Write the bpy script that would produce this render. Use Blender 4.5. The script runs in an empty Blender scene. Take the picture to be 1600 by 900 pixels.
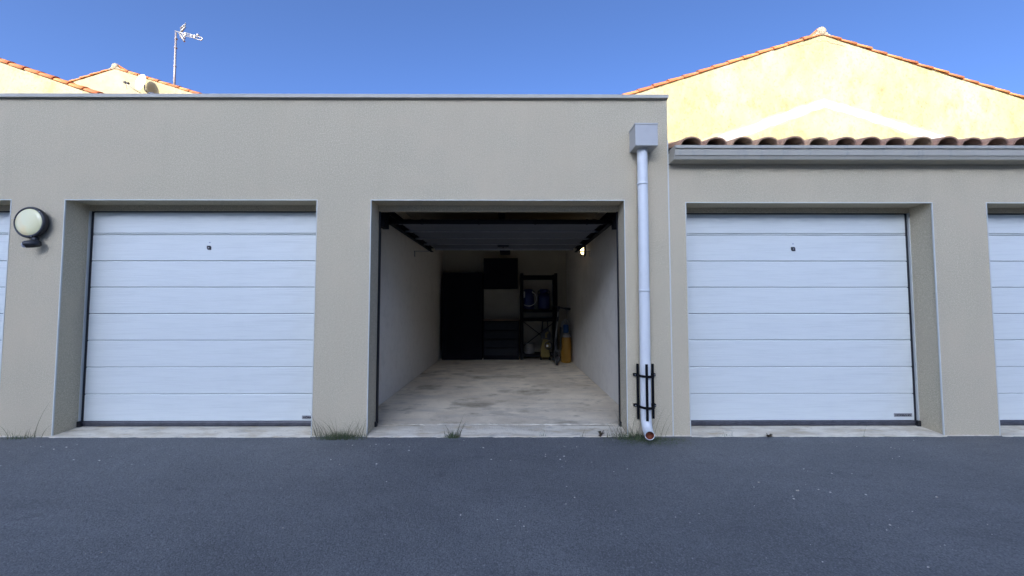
import bpy, bmesh, math, random
from mathutils import Vector, Matrix, Euler, noise as mnoise
rad = math.radians
C = bpy.context.scene.collection
sc = bpy.context.scene

# ------------------------------------------------------------------ camera
CAM_H = 1.215
cd = bpy.data.cameras.new('camera'); cam = bpy.data.objects.new('camera', cd); C.objects.link(cam)
cd.sensor_width = 36; cd.lens = 36*579.6/1600; cd.clip_start = .05; cd.clip_end = 3000
cam.location = (0, 0, CAM_H)
cam.rotation_euler = (rad(90+2.65), 0, rad(-.1987))
sc.camera = cam

# ------------------------------------------------------------------ light
SUN_EL, SUN_AZ = 18.0, 13.0        # the sun stands behind the camera, SUN_AZ degrees to its left
sdir = Vector((-math.sin(rad(SUN_AZ))*math.cos(rad(SUN_EL)), -math.cos(rad(SUN_AZ))*math.cos(rad(SUN_EL)), math.sin(rad(SUN_EL))))
w = bpy.data.worlds.new('World'); sc.world = w; w.use_nodes = True
nt = w.node_tree; bg = nt.nodes['Background']
sky = nt.nodes.new('ShaderNodeTexSky'); sky.sky_type = 'NISHITA'; sky.sun_disc = False
sky.sun_elevation = rad(SUN_EL); sky.sun_rotation = math.atan2(sdir.x, sdir.y)
sky.air_density = .3; sky.dust_density = 3; sky.ozone_density = 5.5; sky.altitude = 50
nt.links.new(sky.outputs[0], bg.inputs[0]); bg.inputs[1].default_value = .15
sl = bpy.data.lights.new('sun', 'SUN'); so = bpy.data.objects.new('sun', sl); C.objects.link(so)
sl.energy = 2.0; sl.angle = rad(.5); sl.color = (1, .90, .74)
so.rotation_euler = sdir.to_track_quat('Z', 'Y').to_euler(); so.location = (-10, -20, 30)
sc.view_settings.view_transform = 'Standard'; sc.view_settings.look = 'None'
sc.view_settings.exposure = 1.98; sc.view_settings.gamma = 1
sc.cycles.max_bounces = 10; sc.cycles.diffuse_bounces = 6

# ------------------------------------------------------------------ materials
def nodes(m): return m.node_tree.nodes, m.node_tree.links
def mat(name, col, rough=.6, metal=0, var=None, bump=None, spec=.5, speck=None, objvar=0, coat=0):
    """var=(scale, colour2, lo, hi[, stretch xyz]) blends a second colour by noise; bump=(scale, distance[, stretch]);
    speck=(scale, colour, threshold); objvar varies the value from piece to piece"""
    m = bpy.data.materials.new(name); m.use_nodes = True
    N, L = nodes(m); b = N['Principled BSDF']
    b.inputs['Base Color'].default_value = (*col, 1); b.inputs['Roughness'].default_value = rough
    b.inputs['Metallic'].default_value = metal; b.inputs['Specular IOR Level'].default_value = spec
    tc = N.new('ShaderNodeTexCoord'); out = None
    def mapped(st):
        mp = N.new('ShaderNodeMapping'); mp.inputs['Scale'].default_value = st
        L.new(tc.outputs['Object'], mp.inputs[0]); return mp.outputs[0]
    def mixc(a, c2, fac):
        mx = N.new('ShaderNodeMix'); mx.data_type = 'RGBA'
        if a is None: mx.inputs[6].default_value = (*col, 1)
        else: L.new(a, mx.inputs[6])
        mx.inputs[7].default_value = (*c2, 1); L.new(fac, mx.inputs[0]); return mx.outputs[2]
    for v in (var if isinstance(var, list) else [var] if var else []):
        st = v[4] if len(v) > 4 else (1, 1, 1)
        n = N.new('ShaderNodeTexNoise'); n.inputs['Scale'].default_value = v[0]; n.inputs['Detail'].default_value = 6
        n.inputs['Roughness'].default_value = .62
        L.new(mapped(st), n.inputs['Vector'])
        r = N.new('ShaderNodeMapRange'); r.inputs[1].default_value = v[2]; r.inputs[2].default_value = v[3]
        if len(v) > 5: r.inputs[4].default_value = v[5]
        L.new(n.outputs[0], r.inputs[0]); out = mixc(out, v[1], r.outputs[0])
    if speck:
        vo = N.new('ShaderNodeTexVoronoi'); vo.inputs['Scale'].default_value = speck[0]
        L.new(tc.outputs['Object'], vo.inputs['Vector'])
        r = N.new('ShaderNodeMapRange'); r.inputs[1].default_value = speck[2]; r.inputs[2].default_value = speck[2]*.6
        L.new(vo.outputs['Distance'], r.inputs[0]); out = mixc(out, speck[1], r.outputs[0])
    if objvar:
        oi = N.new('ShaderNodeObjectInfo'); r = N.new('ShaderNodeMapRange')
        r.inputs[3].default_value = 1-objvar; r.inputs[4].default_value = 1+objvar; L.new(oi.outputs['Random'], r.inputs[0])
        hs = N.new('ShaderNodeHueSaturation'); L.new(r.outputs[0], hs.inputs['Value'])
        r2 = N.new('ShaderNodeMapRange'); r2.inputs[3].default_value = .5-objvar*.04; r2.inputs[4].default_value = .5+objvar*.05
        L.new(oi.outputs['Random'], r2.inputs[0]); L.new(r2.outputs[0], hs.inputs['Hue'])
        if out is None: hs.inputs['Color'].default_value = (*col, 1)
        else: L.new(out, hs.inputs['Color'])
        out = hs.outputs[0]
    if out is not None: L.new(out, b.inputs['Base Color'])
    prev = None
    for bb in (bump if isinstance(bump, list) else [bump] if bump else []):
        n = N.new('ShaderNodeTexNoise'); n.inputs['Scale'].default_value = bb[0]; n.inputs['Detail'].default_value = 5
        L.new(mapped(bb[2] if len(bb) > 2 else (1, 1, 1)), n.inputs['Vector'])
        bp = N.new('ShaderNodeBump'); bp.inputs['Strength'].default_value = 1; bp.inputs['Distance'].default_value = bb[1]
        L.new(n.outputs[0], bp.inputs['Height'])
        if prev: L.new(prev, bp.inputs['Normal'])
        prev = bp.outputs[0]
    if prev: L.new(prev, b.inputs['Normal'])
    return m
M = {}
M['stucco'] = mat('beige_render', (0.698, 0.603, 0.415), .92, var=[(7, (0.588, 0.505, 0.34), .54, .80, (1, 1, .07), .5), (130, (0.42, 0.36, 0.25), .36, .64), (46, (0.509, 0.438, 0.3), .48, .74), (1.3, (0.605, 0.503, 0.344), .45, .8), (2.5, (0.554, 0.461, 0.312), .55, .85, (1, 1, .18), .7)], bump=[(210, .005), (60, .002)], spec=.2)
M['back'] = mat('interior_shaded_plaster', (0.4, 0.363, 0.277), .95, var=[(1.3, (0.32, 0.284, 0.21), .45, .8)], bump=(120, .002), spec=.1)  # rear wall plaster, colour darkened to imitate the shade deep in the bay
M['stucco_in'] = mat('interior_white_plaster', (0.702, 0.657, 0.567), .92, var=[(1.6, (0.558, 0.513, 0.423), .5, .85), (9, (0.612, 0.567, 0.486), .5, .8)], bump=(120, .002), spec=.2)
M['door'] = mat('white_door_paint', (0.665, 0.686, 0.637), .36, var=[(5, (0.568, 0.592, 0.549), .5, .8, (.2, 1, 1.4)), (30, (0.558, 0.581, 0.538), .5, .8, (.06, 1, 2.2)), (2.2, (0.513, 0.516, 0.458), .62, .88, (.8, 1, 1), .35)], bump=[(38, .0026, (.08, 1, 1.8)), (160, .0008, (.3, 1, 1))], spec=.45)
M['bead'] = mat('pale_plastic_bead', (0.594, 0.599, 0.54), .5)
M['gasket'] = mat('black_rubber', (.012, .012, .014), .6)
M['seal'] = mat('grey_rubber_seal', (.07, .07, .08), .45, var=(14, (.035, .035, .04), .4, .7))
M['coping'] = mat('grey_lacquered_metal', (0.458, 0.429, 0.352), .55, metal=.0, var=(5, (0.4, 0.375, 0.305), .45, .75))
M['gutter'] = mat('grey_gutter_plastic', (0.439, 0.405, 0.323), .5, var=[(3, (0.4, 0.371, 0.291), .4, .8), (16, (0.302, 0.302, 0.272), .55, .85, (1, 1, .3))])
M['pipe'] = mat('white_pipe_plastic', (0.681, 0.69, 0.662), .38, var=[(7, (0.607, 0.607, 0.58), .5, .85), (22, (0.46, 0.432, 0.386), .66, .8, (1, 1, .4), .5)])
M['hopper'] = mat('white_hopper', (0.45, 0.441, 0.41), .42, var=[(9, (0.405, 0.396, 0.369), .5, .85), (18, (0.288, 0.279, 0.261), .6, .9, (1, 1, .3), .6)])
M['terracotta'] = mat('terracotta_lining', (.36, .10, .05), .7, var=(30, (.22, .06, .035), .4, .7))
M['blackmetal'] = mat('black_painted_steel', (.008, .008, .009), .6, var=(40, (.014, .012, .010), .55, .8), spec=.06)
M['tile'] = mat('weathered_clay_tile', (.52, .31, .19), .85, var=[(14, (.38, .215, .135), .4, .7), (40, (.58, .43, .28), .55, .8)], bump=(90, .002), objvar=.22, spec=.25)
M['raketile'] = mat('orange_clay_tile', (.58, .215, .085), .85, var=[(6, (.50, .17, .065), .4, .75), (25, (.60, .28, .14), .55, .8)], bump=(60, .003), objvar=.16, spec=.2)
M['mortar'] = mat('pale_mortar', (0.376, 0.312, 0.216), .95, var=(12, (0.288, 0.232, 0.152), .4, .75), bump=(40, .01))
M['yellow'] = mat('yellow_render', (0.39, 0.349, 0.185), .95, var=[(.55, (0.45, 0.421, 0.289), .45, .68, (1, 1, .6), .9), (3.0, (0.282, 0.209, 0.0998), .50, .74, (1, 1, .6), .75), (5, (0.444, 0.387, 0.274), .54, .74, (1, 1, .6), .7), (16, (0.216, 0.15, 0.0813), .54, .74, (1, 1, .8), .7)], bump=(35, .006), spec=.1)
M['yellow2'] = mat('cream_render', (0.372, 0.319, 0.178), .95, var=[(1.1, (0.409, 0.364, 0.243), .45, .7), (6, (0.322, 0.262, 0.136), .55, .8)], bump=(35, .006), spec=.1)
M['band_edge'] = mat('pale_band_edge', (0.449, 0.376, 0.238), .95, var=(6, (0.449, 0.376, 0.224), .45, .7), bump=(30, .004), spec=.1)
M['band'] = mat('pale_band', (0.615, 0.585, 0.495), .95, var=(5, (0.57, 0.51, 0.36), .5, .85), bump=(30, .004), spec=.15)
M['concrete'] = mat('pale_concrete', (0.736, 0.662, 0.515), .88, var=[(3.0, (0.46, 0.396, 0.285), .44, .70, (.6, 2.2, 1)), (14, (0.515, 0.414, 0.267), .48, .72, (.4, 1, 1)), (45, (0.331, 0.304, 0.248), .60, .76, (.5, 1, 1)), (6, (0.313, 0.294, 0.248), .60, .74, (.7, 1.5, 1), .7)], bump=[(70, .003), (9, .004)], spec=.3)
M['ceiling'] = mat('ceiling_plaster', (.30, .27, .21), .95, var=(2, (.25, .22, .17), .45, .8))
M['blackcab'] = mat('matt_black_cabinet', (.006, .0065, .010), .75, var=(5, (.008, .0085, .013), .4, .8), spec=.12)
M['drawer'] = mat('dark_drawer_steel', (.016, .018, .023), .6, var=(8, (.012, .0135, .018), .4, .8), spec=.2)
M['wood'] = mat('oak_worktop', (.15, .09, .045), .6, var=(6, (.10, .06, .03), .4, .7, (.2, 4, 4)))
M['bluecan'] = mat('dark_blue_plastic', (.010, .020, .10), .45, var=(5, (.008, .016, .08), .4, .8))
M['white'] = mat('white_plastic', (.75, .75, .72), .4, var=(9, (.68, .68, .64), .4, .8))
M['steel'] = mat('brushed_steel', (.42, .42, .41), .38, metal=.6, var=(20, (.33, .33, .32), .4, .7, (.2, .2, 3)))
M['galv'] = mat('galvanised_steel', (.34, .34, .35), .42, metal=.5, var=(25, (.26, .26, .27), .4, .7))
M['yelplastic'] = mat('yellow_plastic', (.17, .115, .008), .5, var=(6, (.10, .07, .006), .4, .8))
M['yelcyl'] = mat('amber_painted_steel', (.30, .14, .008), .5, var=(5, (.24, .11, .008), .4, .8))
M['bluecap'] = mat('blue_plastic', (.015, .08, .24), .4, var=(8, (.012, .06, .19), .4, .8))
M['black'] = mat('black_plastic', (.015, .015, .016), .45, var=(9, (.022, .022, .023), .4, .8))
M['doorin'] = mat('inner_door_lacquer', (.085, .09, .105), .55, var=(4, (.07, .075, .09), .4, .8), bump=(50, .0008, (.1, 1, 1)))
M['lamplens'] = mat('yellowed_opal_lens', (0.784, 0.724, 0.413), .25, var=[(4, (0.829, 0.67, 0.35), .46, .6)], bump=(220, .0006))
M['sensor'] = mat('sensor_lens', (.34, .36, .42), .3, var=(12, (.28, .3, .36), .4, .8))
M['aerial'] = mat('aluminium_aerial', (0.434, 0.42, 0.385), .42, metal=.5, var=(14, (0.35, 0.329, 0.294), .4, .8))
M['mast'] = mat('galvanised_mast', (0.345, 0.3, 0.277), .5, metal=.4, var=(16, (0.27, 0.217, 0.195), .45, .75))
M['dish'] = mat('white_dish_paint', (.82, .82, .80), .5, var=(3, (.76, .76, .73), .4, .8))
M['straw'] = mat('dry_grass_stalk', (.13, .12, .065), .8, var=(14, (.09, .085, .04), .4, .7))
M['blade'] = mat('green_grass_blade', (.065, .095, .035), .7, var=(18, (.10, .12, .05), .4, .7))
M['weed'] = mat('brown_weed_leaf', (.10, .06, .035), .8, var=(30, (.07, .07, .03), .4, .7))
M['badge'] = mat('anodised_badge', (.30, .30, .29), .45, metal=.3, var=(30, (.26, .26, .25), .4, .7))
M['ink'] = mat('black_lettering', (.008, .008, .012), .5)
M['pebble'] = mat('pale_pebble', (.58, .55, .48), .8, var=(60, (.38, .31, .21), .5, .62))
M['earth'] = mat('dry_earth', (.12, .10, .07), .95, var=(2, (.09, .085, .05), .4, .7), bump=(20, .02))
M['farwall'] = mat('grey_cream_render', (.72, .69, .62), .95, var=(1, (.66, .63, .56), .4, .8), bump=(40, .004))
M['glass'] = mat('dark_window_glass', (.02, .025, .03), .08, var=(3, (.03, .035, .04), .4, .8))

def asphalt():
    m = bpy.data.materials.new('asphalt'); m.use_nodes = True
    N, L = nodes(m); b = N['Principled BSDF']; b.inputs['Roughness'].default_value = .78; b.inputs['Specular IOR Level'].default_value = .5
    tc = N.new('ShaderNodeTexCoord').outputs['Object']
    def nz(s, d=5, ro=.6, st=None):
        n = N.new('ShaderNodeTexNoise'); n.inputs['Scale'].default_value = s; n.inputs['Detail'].default_value = d; n.inputs['Roughness'].default_value = ro
        if st:
            mp = N.new('ShaderNodeMapping'); mp.inputs['Scale'].default_value = st; L.new(tc, mp.inputs[0]); L.new(mp.outputs[0], n.inputs['Vector'])
        else: L.new(tc, n.inputs['Vector'])
        return n.outputs[0]
    def rng(v, a, c, lo=0, hi=1):
        r = N.new('ShaderNodeMapRange'); r.inputs[1].default_value = a; r.inputs[2].default_value = c
        r.inputs[3].default_value = lo; r.inputs[4].default_value = hi; L.new(v, r.inputs[0]); return r.outputs[0]
    def mix(a, c, f, mode='MIX'):
        x = N.new('ShaderNodeMix'); x.data_type = 'RGBA'; x.blend_type = mode
        for v, i in ((a, 6), (c, 7)):
            if isinstance(v, tuple): x.inputs[i].default_value = (*v, 1)
            else: L.new(v, x.inputs[i])
        if isinstance(f, float): x.inputs[0].default_value = f
        else: L.new(f, x.inputs[0])
        return x.outputs[2]
    c = mix((.138, .143, .137), (.196, .202, .192), rng(nz(.8, 5), .36, .66))
    c = mix(c, (.118, .121, .116), rng(nz(1.3, 6, .65, (.40, 1.2, 1)), .50, .70, 0, .9))
    c = mix(c, (.085, .086, .086), rng(nz(9, 5, .7, (.5, 1, 1)), .58, .74, 0, .8))
    vo = N.new('ShaderNodeTexVoronoi'); vo.inputs['Scale'].default_value = 150; L.new(tc, vo.inputs['Vector'])
    sep = N.new('ShaderNodeSeparateColor'); L.new(vo.outputs['Color'], sep.inputs[0])
    c = mix(c, (.29, .29, .285), rng(sep.outputs[0], .76, 1, 0, .5))
    c = mix(c, (.075, .075, .076), rng(sep.outputs[1], .66, 1, 0, .6))
    c = mix(c, (.075, .075, .076), rng(vo.outputs['Distance'], .45, .75, 0, .6))
    v2 = N.new('ShaderNodeTexVoronoi'); v2.inputs['Scale'].default_value = 24; L.new(tc, v2.inputs['Vector'])
    s2 = N.new('ShaderNodeSeparateColor'); L.new(v2.outputs['Color'], s2.inputs[0])
    ml = N.new('ShaderNodeMath'); ml.operation = 'MULTIPLY'
    L.new(rng(s2.outputs[0], .955, .96), ml.inputs[0]); L.new(rng(v2.outputs['Distance'], .13, .08), ml.inputs[1])
    c = mix(c, (.30, .29, .27), ml.outputs[0])
    L.new(c, b.inputs['Base Color'])
    b1 = N.new('ShaderNodeBump'); b1.inputs['Strength'].default_value = 1; b1.inputs['Distance'].default_value = .0016
    L.new(rng(vo.outputs['Distance'], 0, .8, 1, 0), b1.inputs['Height'])
    b2 = N.new('ShaderNodeBump'); b2.inputs['Strength'].default_value = 1; b2.inputs['Distance'].default_value = .007
    L.new(nz(60, 6, .75), b2.inputs['Height']); L.new(b1.outputs[0], b2.inputs['Normal'])
    b3 = N.new('ShaderNodeBump'); b3.inputs['Strength'].default_value = 1; b3.inputs['Distance'].default_value = .012
    L.new(nz(4, 3), b3.inputs['Height']); L.new(b2.outputs[0], b3.inputs['Normal'])
    L.new(b3.outputs[0], b.inputs['Normal'])
    return m
M['asphalt'] = asphalt()

def garage_floor():
    m = mat('stained_concrete_floor', (.78, .68, .51), .9, var=[(1.0, (.55, .46, .33), .40, .68), (5, (.47, .42, .34), .48, .75, (.4, 1, 1), .8), (1.5, (.20, .165, .11), .54, .72, (.8, 1, 1), .9), (4.5, (.22, .185, .13), .57, .76, (.7, 1, 1), .75), (28, (.30, .26, .2), .62, .8)], bump=[(60, .002), (7, .004)], spec=.08)
    return m
M['floor'] = garage_floor()
mg = bpy.data.materials.new('lit_lamp_glass'); mg.use_nodes = True
bb = mg.node_tree.nodes['Principled BSDF']; bb.inputs['Base Color'].default_value = (.9, .8, .6, 1)
bb.inputs['Emission Color'].default_value = (1, .70, .34, 1); bb.inputs['Emission Strength'].default_value = 2.0
M['litlamp'] = mg

# ------------------------------------------------------------------ helpers
class MB:
    def __init__(s): s.bm = bmesh.new()
    def box(s, x0, x1, y0, y1, z0, z1, mi=0, bev=0):
        vs = [s.bm.verts.new((x, y, z)) for x in (x0, x1) for y in (y0, y1) for z in (z0, z1)]
        fs = [s.bm.faces.new([vs[i] for i in q]) for q in ((0, 1, 3, 2), (4, 6, 7, 5), (0, 4, 5, 1), (2, 3, 7, 6), (0, 2, 6, 4), (1, 5, 7, 3))]
        for f in fs: f.material_index = mi
        if bev:
            es = list({e for f in fs for e in f.edges})
            r = bmesh.ops.bevel(s.bm, geom=es, offset=bev, segments=2, profile=.5, affect='EDGES')
            for f in r['faces']: f.material_index = mi
        return s
    def prism(s, prof, x0, x1, mi=0, cap=True):
        """profile of (y, z) points swept along x"""
        a = [s.bm.verts.new((x0, y, z)) for y, z in prof]; b = [s.bm.verts.new((x1, y, z)) for y, z in prof]
        n = len(prof)
        for i in range(n):
            s.bm.faces.new((a[i], a[(i+1) % n], b[(i+1) % n], b[i])).material_index = mi
        if cap: s.bm.faces.new(a[::-1]).material_index = mi; s.bm.faces.new(b).material_index = mi
        return s
    def poly(s, pts, y0, y1, mi=0):
        """outline of (x, z) points given a thickness along y"""
        a = [s.bm.verts.new((x, y0, z)) for x, z in pts]; b = [s.bm.verts.new((x, y1, z)) for x, z in pts]
        n = len(pts)
        for i in range(n):
            s.bm.faces.new((a[i], b[i], b[(i+1) % n], a[(i+1) % n])).material_index = mi
        s.bm.faces.new(a).material_index = mi; s.bm.faces.new(b[::-1]).material_index = mi
        return s
    def tube(s, pts, r, n=10, mi=0, cap=True, ell=None):
        pts = [Vector(p) for p in pts]; rr = r if isinstance(r, (list, tuple)) else [r]*len(pts)
        rings = []; ref = None
        for i, p in enumerate(pts):
            t = (pts[min(i+1, len(pts)-1)]-pts[max(i-1, 0)]).normalized()
            if ref is None: ref = Vector((0, 0, 1)) if abs(t.z) < .9 else Vector((1, 0, 0))
            u = t.cross(ref).normalized(); v = u.cross(t).normalized(); ref = v
            rings.append([s.bm.verts.new(p+rr[i]*(math.cos(a)*u+math.sin(a)*v*(ell or 1))) for a in [2*math.pi*k/n for k in range(n)]])
        for a, b in zip(rings, rings[1:]):
            for k in range(n):
                f = s.bm.faces.new((a[k], a[(k+1) % n], b[(k+1) % n], b[k])); f.material_index = mi; f.smooth = True
        if cap:
            s.bm.faces.new(rings[0][::-1]).material_index = mi; s.bm.faces.new(rings[-1]).material_index = mi
        return s
    def lathe(s, prof, o, axis='z', n=24, mi=0, sx=1, sy=1):
        """profile of (radius, height) turned about an axis through o"""
        rings = []
        for r, h in prof:
            ring = []
            for k in range(n):
                a = 2*math.pi*k/n; x, y = r*math.cos(a)*sx, r*math.sin(a)*sy
                q = {'z': (x, y, h), 'y': (x, h, y), 'x': (h, x, y)}[axis]
                ring.append(s.bm.verts.new(Vector(o)+Vector(q)))
            rings.append(ring)
        for a, b in zip(rings, rings[1:]):
            for k in range(n):
                f = s.bm.faces.new((a[k], a[(k+1) % n], b[(k+1) % n], b[k])); f.material_index = mi; f.smooth = True
        if prof[0][0] > 1e-5: s.bm.faces.new(rings[0][::-1]).material_index = mi
        if prof[-1][0] > 1e-5: s.bm.faces.new(rings[-1]).material_index = mi
        return s
    def strip(s, pts, wds, side, mi=0):
        """thin tapering blade along pts"""
        prev = None
        for p, wd in zip(pts, wds):
            a = s.bm.verts.new(Vector(p)-side*wd); b = s.bm.verts.new(Vector(p)+side*wd)
            if prev: s.bm.faces.new((prev[0], prev[1], b, a)).material_index = mi
            prev = (a, b)
        return s
    def build(s, name, mats, parent=None, keep=False):
        me = s.mesh(name, mats); return link(name, me, parent)
    def mesh(s, name, mats):
        bmesh.ops.remove_doubles(s.bm, verts=s.bm.verts, dist=1e-6)
        bmesh.ops.recalc_face_normals(s.bm, faces=s.bm.faces)
        me = bpy.data.meshes.new(name); s.bm.to_mesh(me); s.bm.free()
        for m in (mats if isinstance(mats, (list, tuple)) else [mats]): me.materials.append(m)
        return me
def link(name, me, parent=None, loc=None, rot=None):
    o = bpy.data.objects.new(name, me); C.objects.link(o)
    if loc is not None: o.location = loc
    if rot is not None: o.rotation_euler = rot
    if parent: adopt(o, parent)
    return o
ABS = {}
def adopt(o, p):
    """parents o without moving it: every root is an unrotated Empty or an unmoved part"""
    o.parent = p; o.matrix_parent_inverse = Matrix.Translation(-ABS.get(p, Vector((0, 0, 0))))
    ABS[o] = Vector(o.location)
def thing(name, label, cat, loc=(0, 0, 0), group=None):
    o = bpy.data.objects.new(name, None); C.objects.link(o); o.location = loc; o.empty_display_size = .2
    ABS[o] = Vector(loc); tag(o, label, cat, group); return o
def tag(o, label, cat, group=None):
    o['label'] = label; o['category'] = cat
    if group: o['group'] = group
    return o
def structure(o): o['kind'] = 'structure'; return o

def grid_wall(xs, zs, hole, y0, y1, name, m, parent):
    """wall slab on a grid of cells with openings, outer faces only"""
    mb = MB(); bm = mb.bm; V = {}
    def v(i, j, k):
        if (i, j, k) not in V: V[i, j, k] = bm.verts.new((xs[i], (y0, y1)[k], zs[j]))
        return V[i, j, k]
    nx, nz = len(xs)-1, len(zs)-1
    full = lambda i, j: 0 <= i < nx and 0 <= j < nz and not hole((xs[i]+xs[i+1])/2, (zs[j]+zs[j+1])/2)
    for i in range(nx):
        for j in range(nz):
            if not full(i, j): continue
            bm.faces.new((v(i, j, 0), v(i+1, j, 0), v(i+1, j+1, 0), v(i, j+1, 0)))
            bm.faces.new((v(i, j, 1), v(i, j+1, 1), v(i+1, j+1, 1), v(i+1, j, 1)))
            if not full(i-1, j): bm.faces.new((v(i, j, 0), v(i, j+1, 0), v(i, j+1, 1), v(i, j, 1)))
            if not full(i+1, j): bm.faces.new((v(i+1, j, 0), v(i+1, j, 1), v(i+1, j+1, 1), v(i+1, j+1, 0)))
            if not full(i, j-1): bm.faces.new((v(i, j, 0), v(i, j, 1), v(i+1, j, 1), v(i+1, j, 0)))
            if not full(i, j+1): bm.faces.new((v(i, j+1, 0), v(i+1, j+1, 0), v(i+1, j+1, 1), v(i, j+1, 1)))
    return mb.build(name, m, parent)

# ------------------------------------------------------------------ ground
W = 3.5                                   # the garage front
rnd = random.Random(5)
g = MB(); g.box(-400, 400, -400, 900, -.6, -.03); structure(g.build('ground', M['earth']))
a = MB()
a.box(-60, 60, -44.8, W+.06, -.025, 0)
structure(a.build('forecourt', M['asphalt']))

# ------------------------------------------------------------------ garages
L_OPEN = [(-7.135, -4.742), (-4.24, -1.842), (-1.335, 1.09)]
R_OPEN = [(1.669, 4.04), (4.555, 6.93)]
LZ, RZ = 2.22, 2.199
left = thing('flat_roofed_garage', 'long beige rendered garage block with a flat roof and the one open door', 'garage', (-3.5, W, 0))
right = thing('tiled_garage', 'lower beige rendered garage block with clay roof tiles above a grey gutter', 'garage', (5, W, 0))
inside = lambda ops, zl: (lambda x, z: z < zl and any(p < x < q for p, q in ops))
xl = sorted({-9.6, 1.511, *[v for p in L_OPEN for v in p]})
grid_wall(xl, [-.02, LZ, 3.20], inside(L_OPEN, LZ), W, W+.25, 'front_wall', M['stucco'], left)
xr = sorted({1.5145, 9.6, *[v for p in R_OPEN for v in p]})
grid_wall(xr, [-.02, RZ, 2.64], inside(R_OPEN, RZ), W, W+.25, 'front_wall', M['stucco'], right)
# body of the flat block: outer walls, partitions, flat roof
m = MB(); m.box(-9.6, -9.4, W+.25, 8.8, -.02, 3.2); m.build('end_wall', M['stucco'], left)
m = MB(); m.box(1.302, 1.511, W+.25, 8.8, -.02, 3.2); m.build('end_wall', M['stucco'], left)
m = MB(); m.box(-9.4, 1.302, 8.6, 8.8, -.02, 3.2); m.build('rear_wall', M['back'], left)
m = MB(); m.box(-1.77, -1.57, W+.25, 8.6, -.02, 2.62); m.build('partition_wall', M['stucco_in'], left)
m = MB(); m.box(-4.64, -4.44, W+.25, 8.6, -.02, 2.62); m.build('partition_wall', M['stucco_in'], left)
m = MB(); m.box(1.296, 1.302, W+.252, 8.598, -.02, 2.60); m.build('inner_wall_lining', M['stucco_in'], left)
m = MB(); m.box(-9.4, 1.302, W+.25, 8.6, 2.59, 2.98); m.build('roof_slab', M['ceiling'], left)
m = MB()
m.prism([(3.468, 3.203), (3.468, 3.236), (3.775, 3.240), (3.775, 3.201), (3.50, 3.201), (3.494, 3.209), (3.474, 3.209), (3.474, 3.203)], -9.64, 1.517)
m.build('parapet_coping', M['coping'], left)
m = MB(); m.box(-9.4, 1.40, 3.775, 8.6, 3.206, 3.210); 
# tiled block body
m.bm.free()
m = MB(); m.box(9.4, 9.6, W+.25, 8.8, -.02, 2.64); m.build('end_wall', M['stucco'], right)
m = MB(); m.box(1.5145, 9.6, 8.8, 9.0, -.02, 4.3); m.build('rear_wall', M['stucco'], right)
m = MB(); m.box(4.2, 4.4, W+.25, 8.8, -.02, 2.6); m.build('partition_wall', M['stucco_in'], right)

# corner beads along the edges of the openings
def beads(ops, zl, parent):
    for x0, x1 in ops:
        b = .0075
        m = MB(); m.box(x0-.0005, x0+b, W-.003, W+b, 0, zl); m.box(x1-b, x1+.0005, W-.003, W+b, 0, zl)
        m.box(x0+b, x1-b, W-.003, W+b, zl-b, zl+.0005)
        m.build('corner_bead', M['bead'], parent)
beads(L_OPEN, LZ, left); beads(R_OPEN, RZ, right)
m = MB(); m.box(1.505, 1.515, W-.004, W+.004, .0, 2.80); m.build('joint_bead', M['bead'], left)

# concrete thresholds with a ragged front edge against the asphalt
def threshold(x0, x1, parent, seed):
    r = random.Random(seed); m = MB(); n = int((x1-x0)/.035); prev = None
    for i in range(n+1):
        x = x0+.001+(x1-x0-.002)*i/n
        ye = 3.478+.012*mnoise.noise((x*7, seed, 0))+.009*mnoise.noise((x*31, seed, 1))+.004*r.uniform(-1, 1)
        pts = [(x, ye-.004, -.02), (x, ye, .0025+.002*r.random()), (x, ye+.015, .008), (x, 3.60, .017), (x, 3.714, .025), (x, 3.714, -.02)]
        cur = [m.bm.verts.new(p) for p in pts]
        if prev:
            for k in range(5): m.bm.faces.new((prev[k], cur[k], cur[k+1], prev[k+1]))
        prev = cur
    return m.build('threshold', M['concrete'], parent)
for i, (x0, x1) in enumerate(L_OPEN): threshold(x0, x1, left, i+1)
for i, (x0, x1) in enumerate(R_OPEN): threshold(x0, x1, right, i+7)
# small mortar lip where piers meet the asphalt
def footing(x0, x1, parent, seed):
    m = MB(); r = random.Random(seed); n = max(3, int((x1-x0)/.02)); prev = None
    for i in range(n+1):
        x = x0+(x1-x0)*i/n; h = max(.001, .006+.007*mnoise.noise((x*14, seed, 3))+.004*r.uniform(-1, 1)); d = .004+.004*r.random()
        cur = [m.bm.verts.new(p) for p in ((x, W-d-.004, -.01), (x, W-d, h*.5), (x, W-.001, h), (x, W+.004, h), (x, W+.004, -.01))]
        if prev:
            for k in range(4): m.bm.faces.new((prev[k], cur[k], cur[k+1], prev[k+1]))
        prev = cur
    m.build('mortar_lip', M['concrete'], parent)
for k, (p, q) in enumerate(((-4.742, -4.24), (-1.842, -1.335), (1.09, 1.505))): footing(p, q, left, k)
for k, (p, q) in enumerate(((1.517, 1.669), (4.04, 4.555))): footing(p, q, right, k+5)

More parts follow.
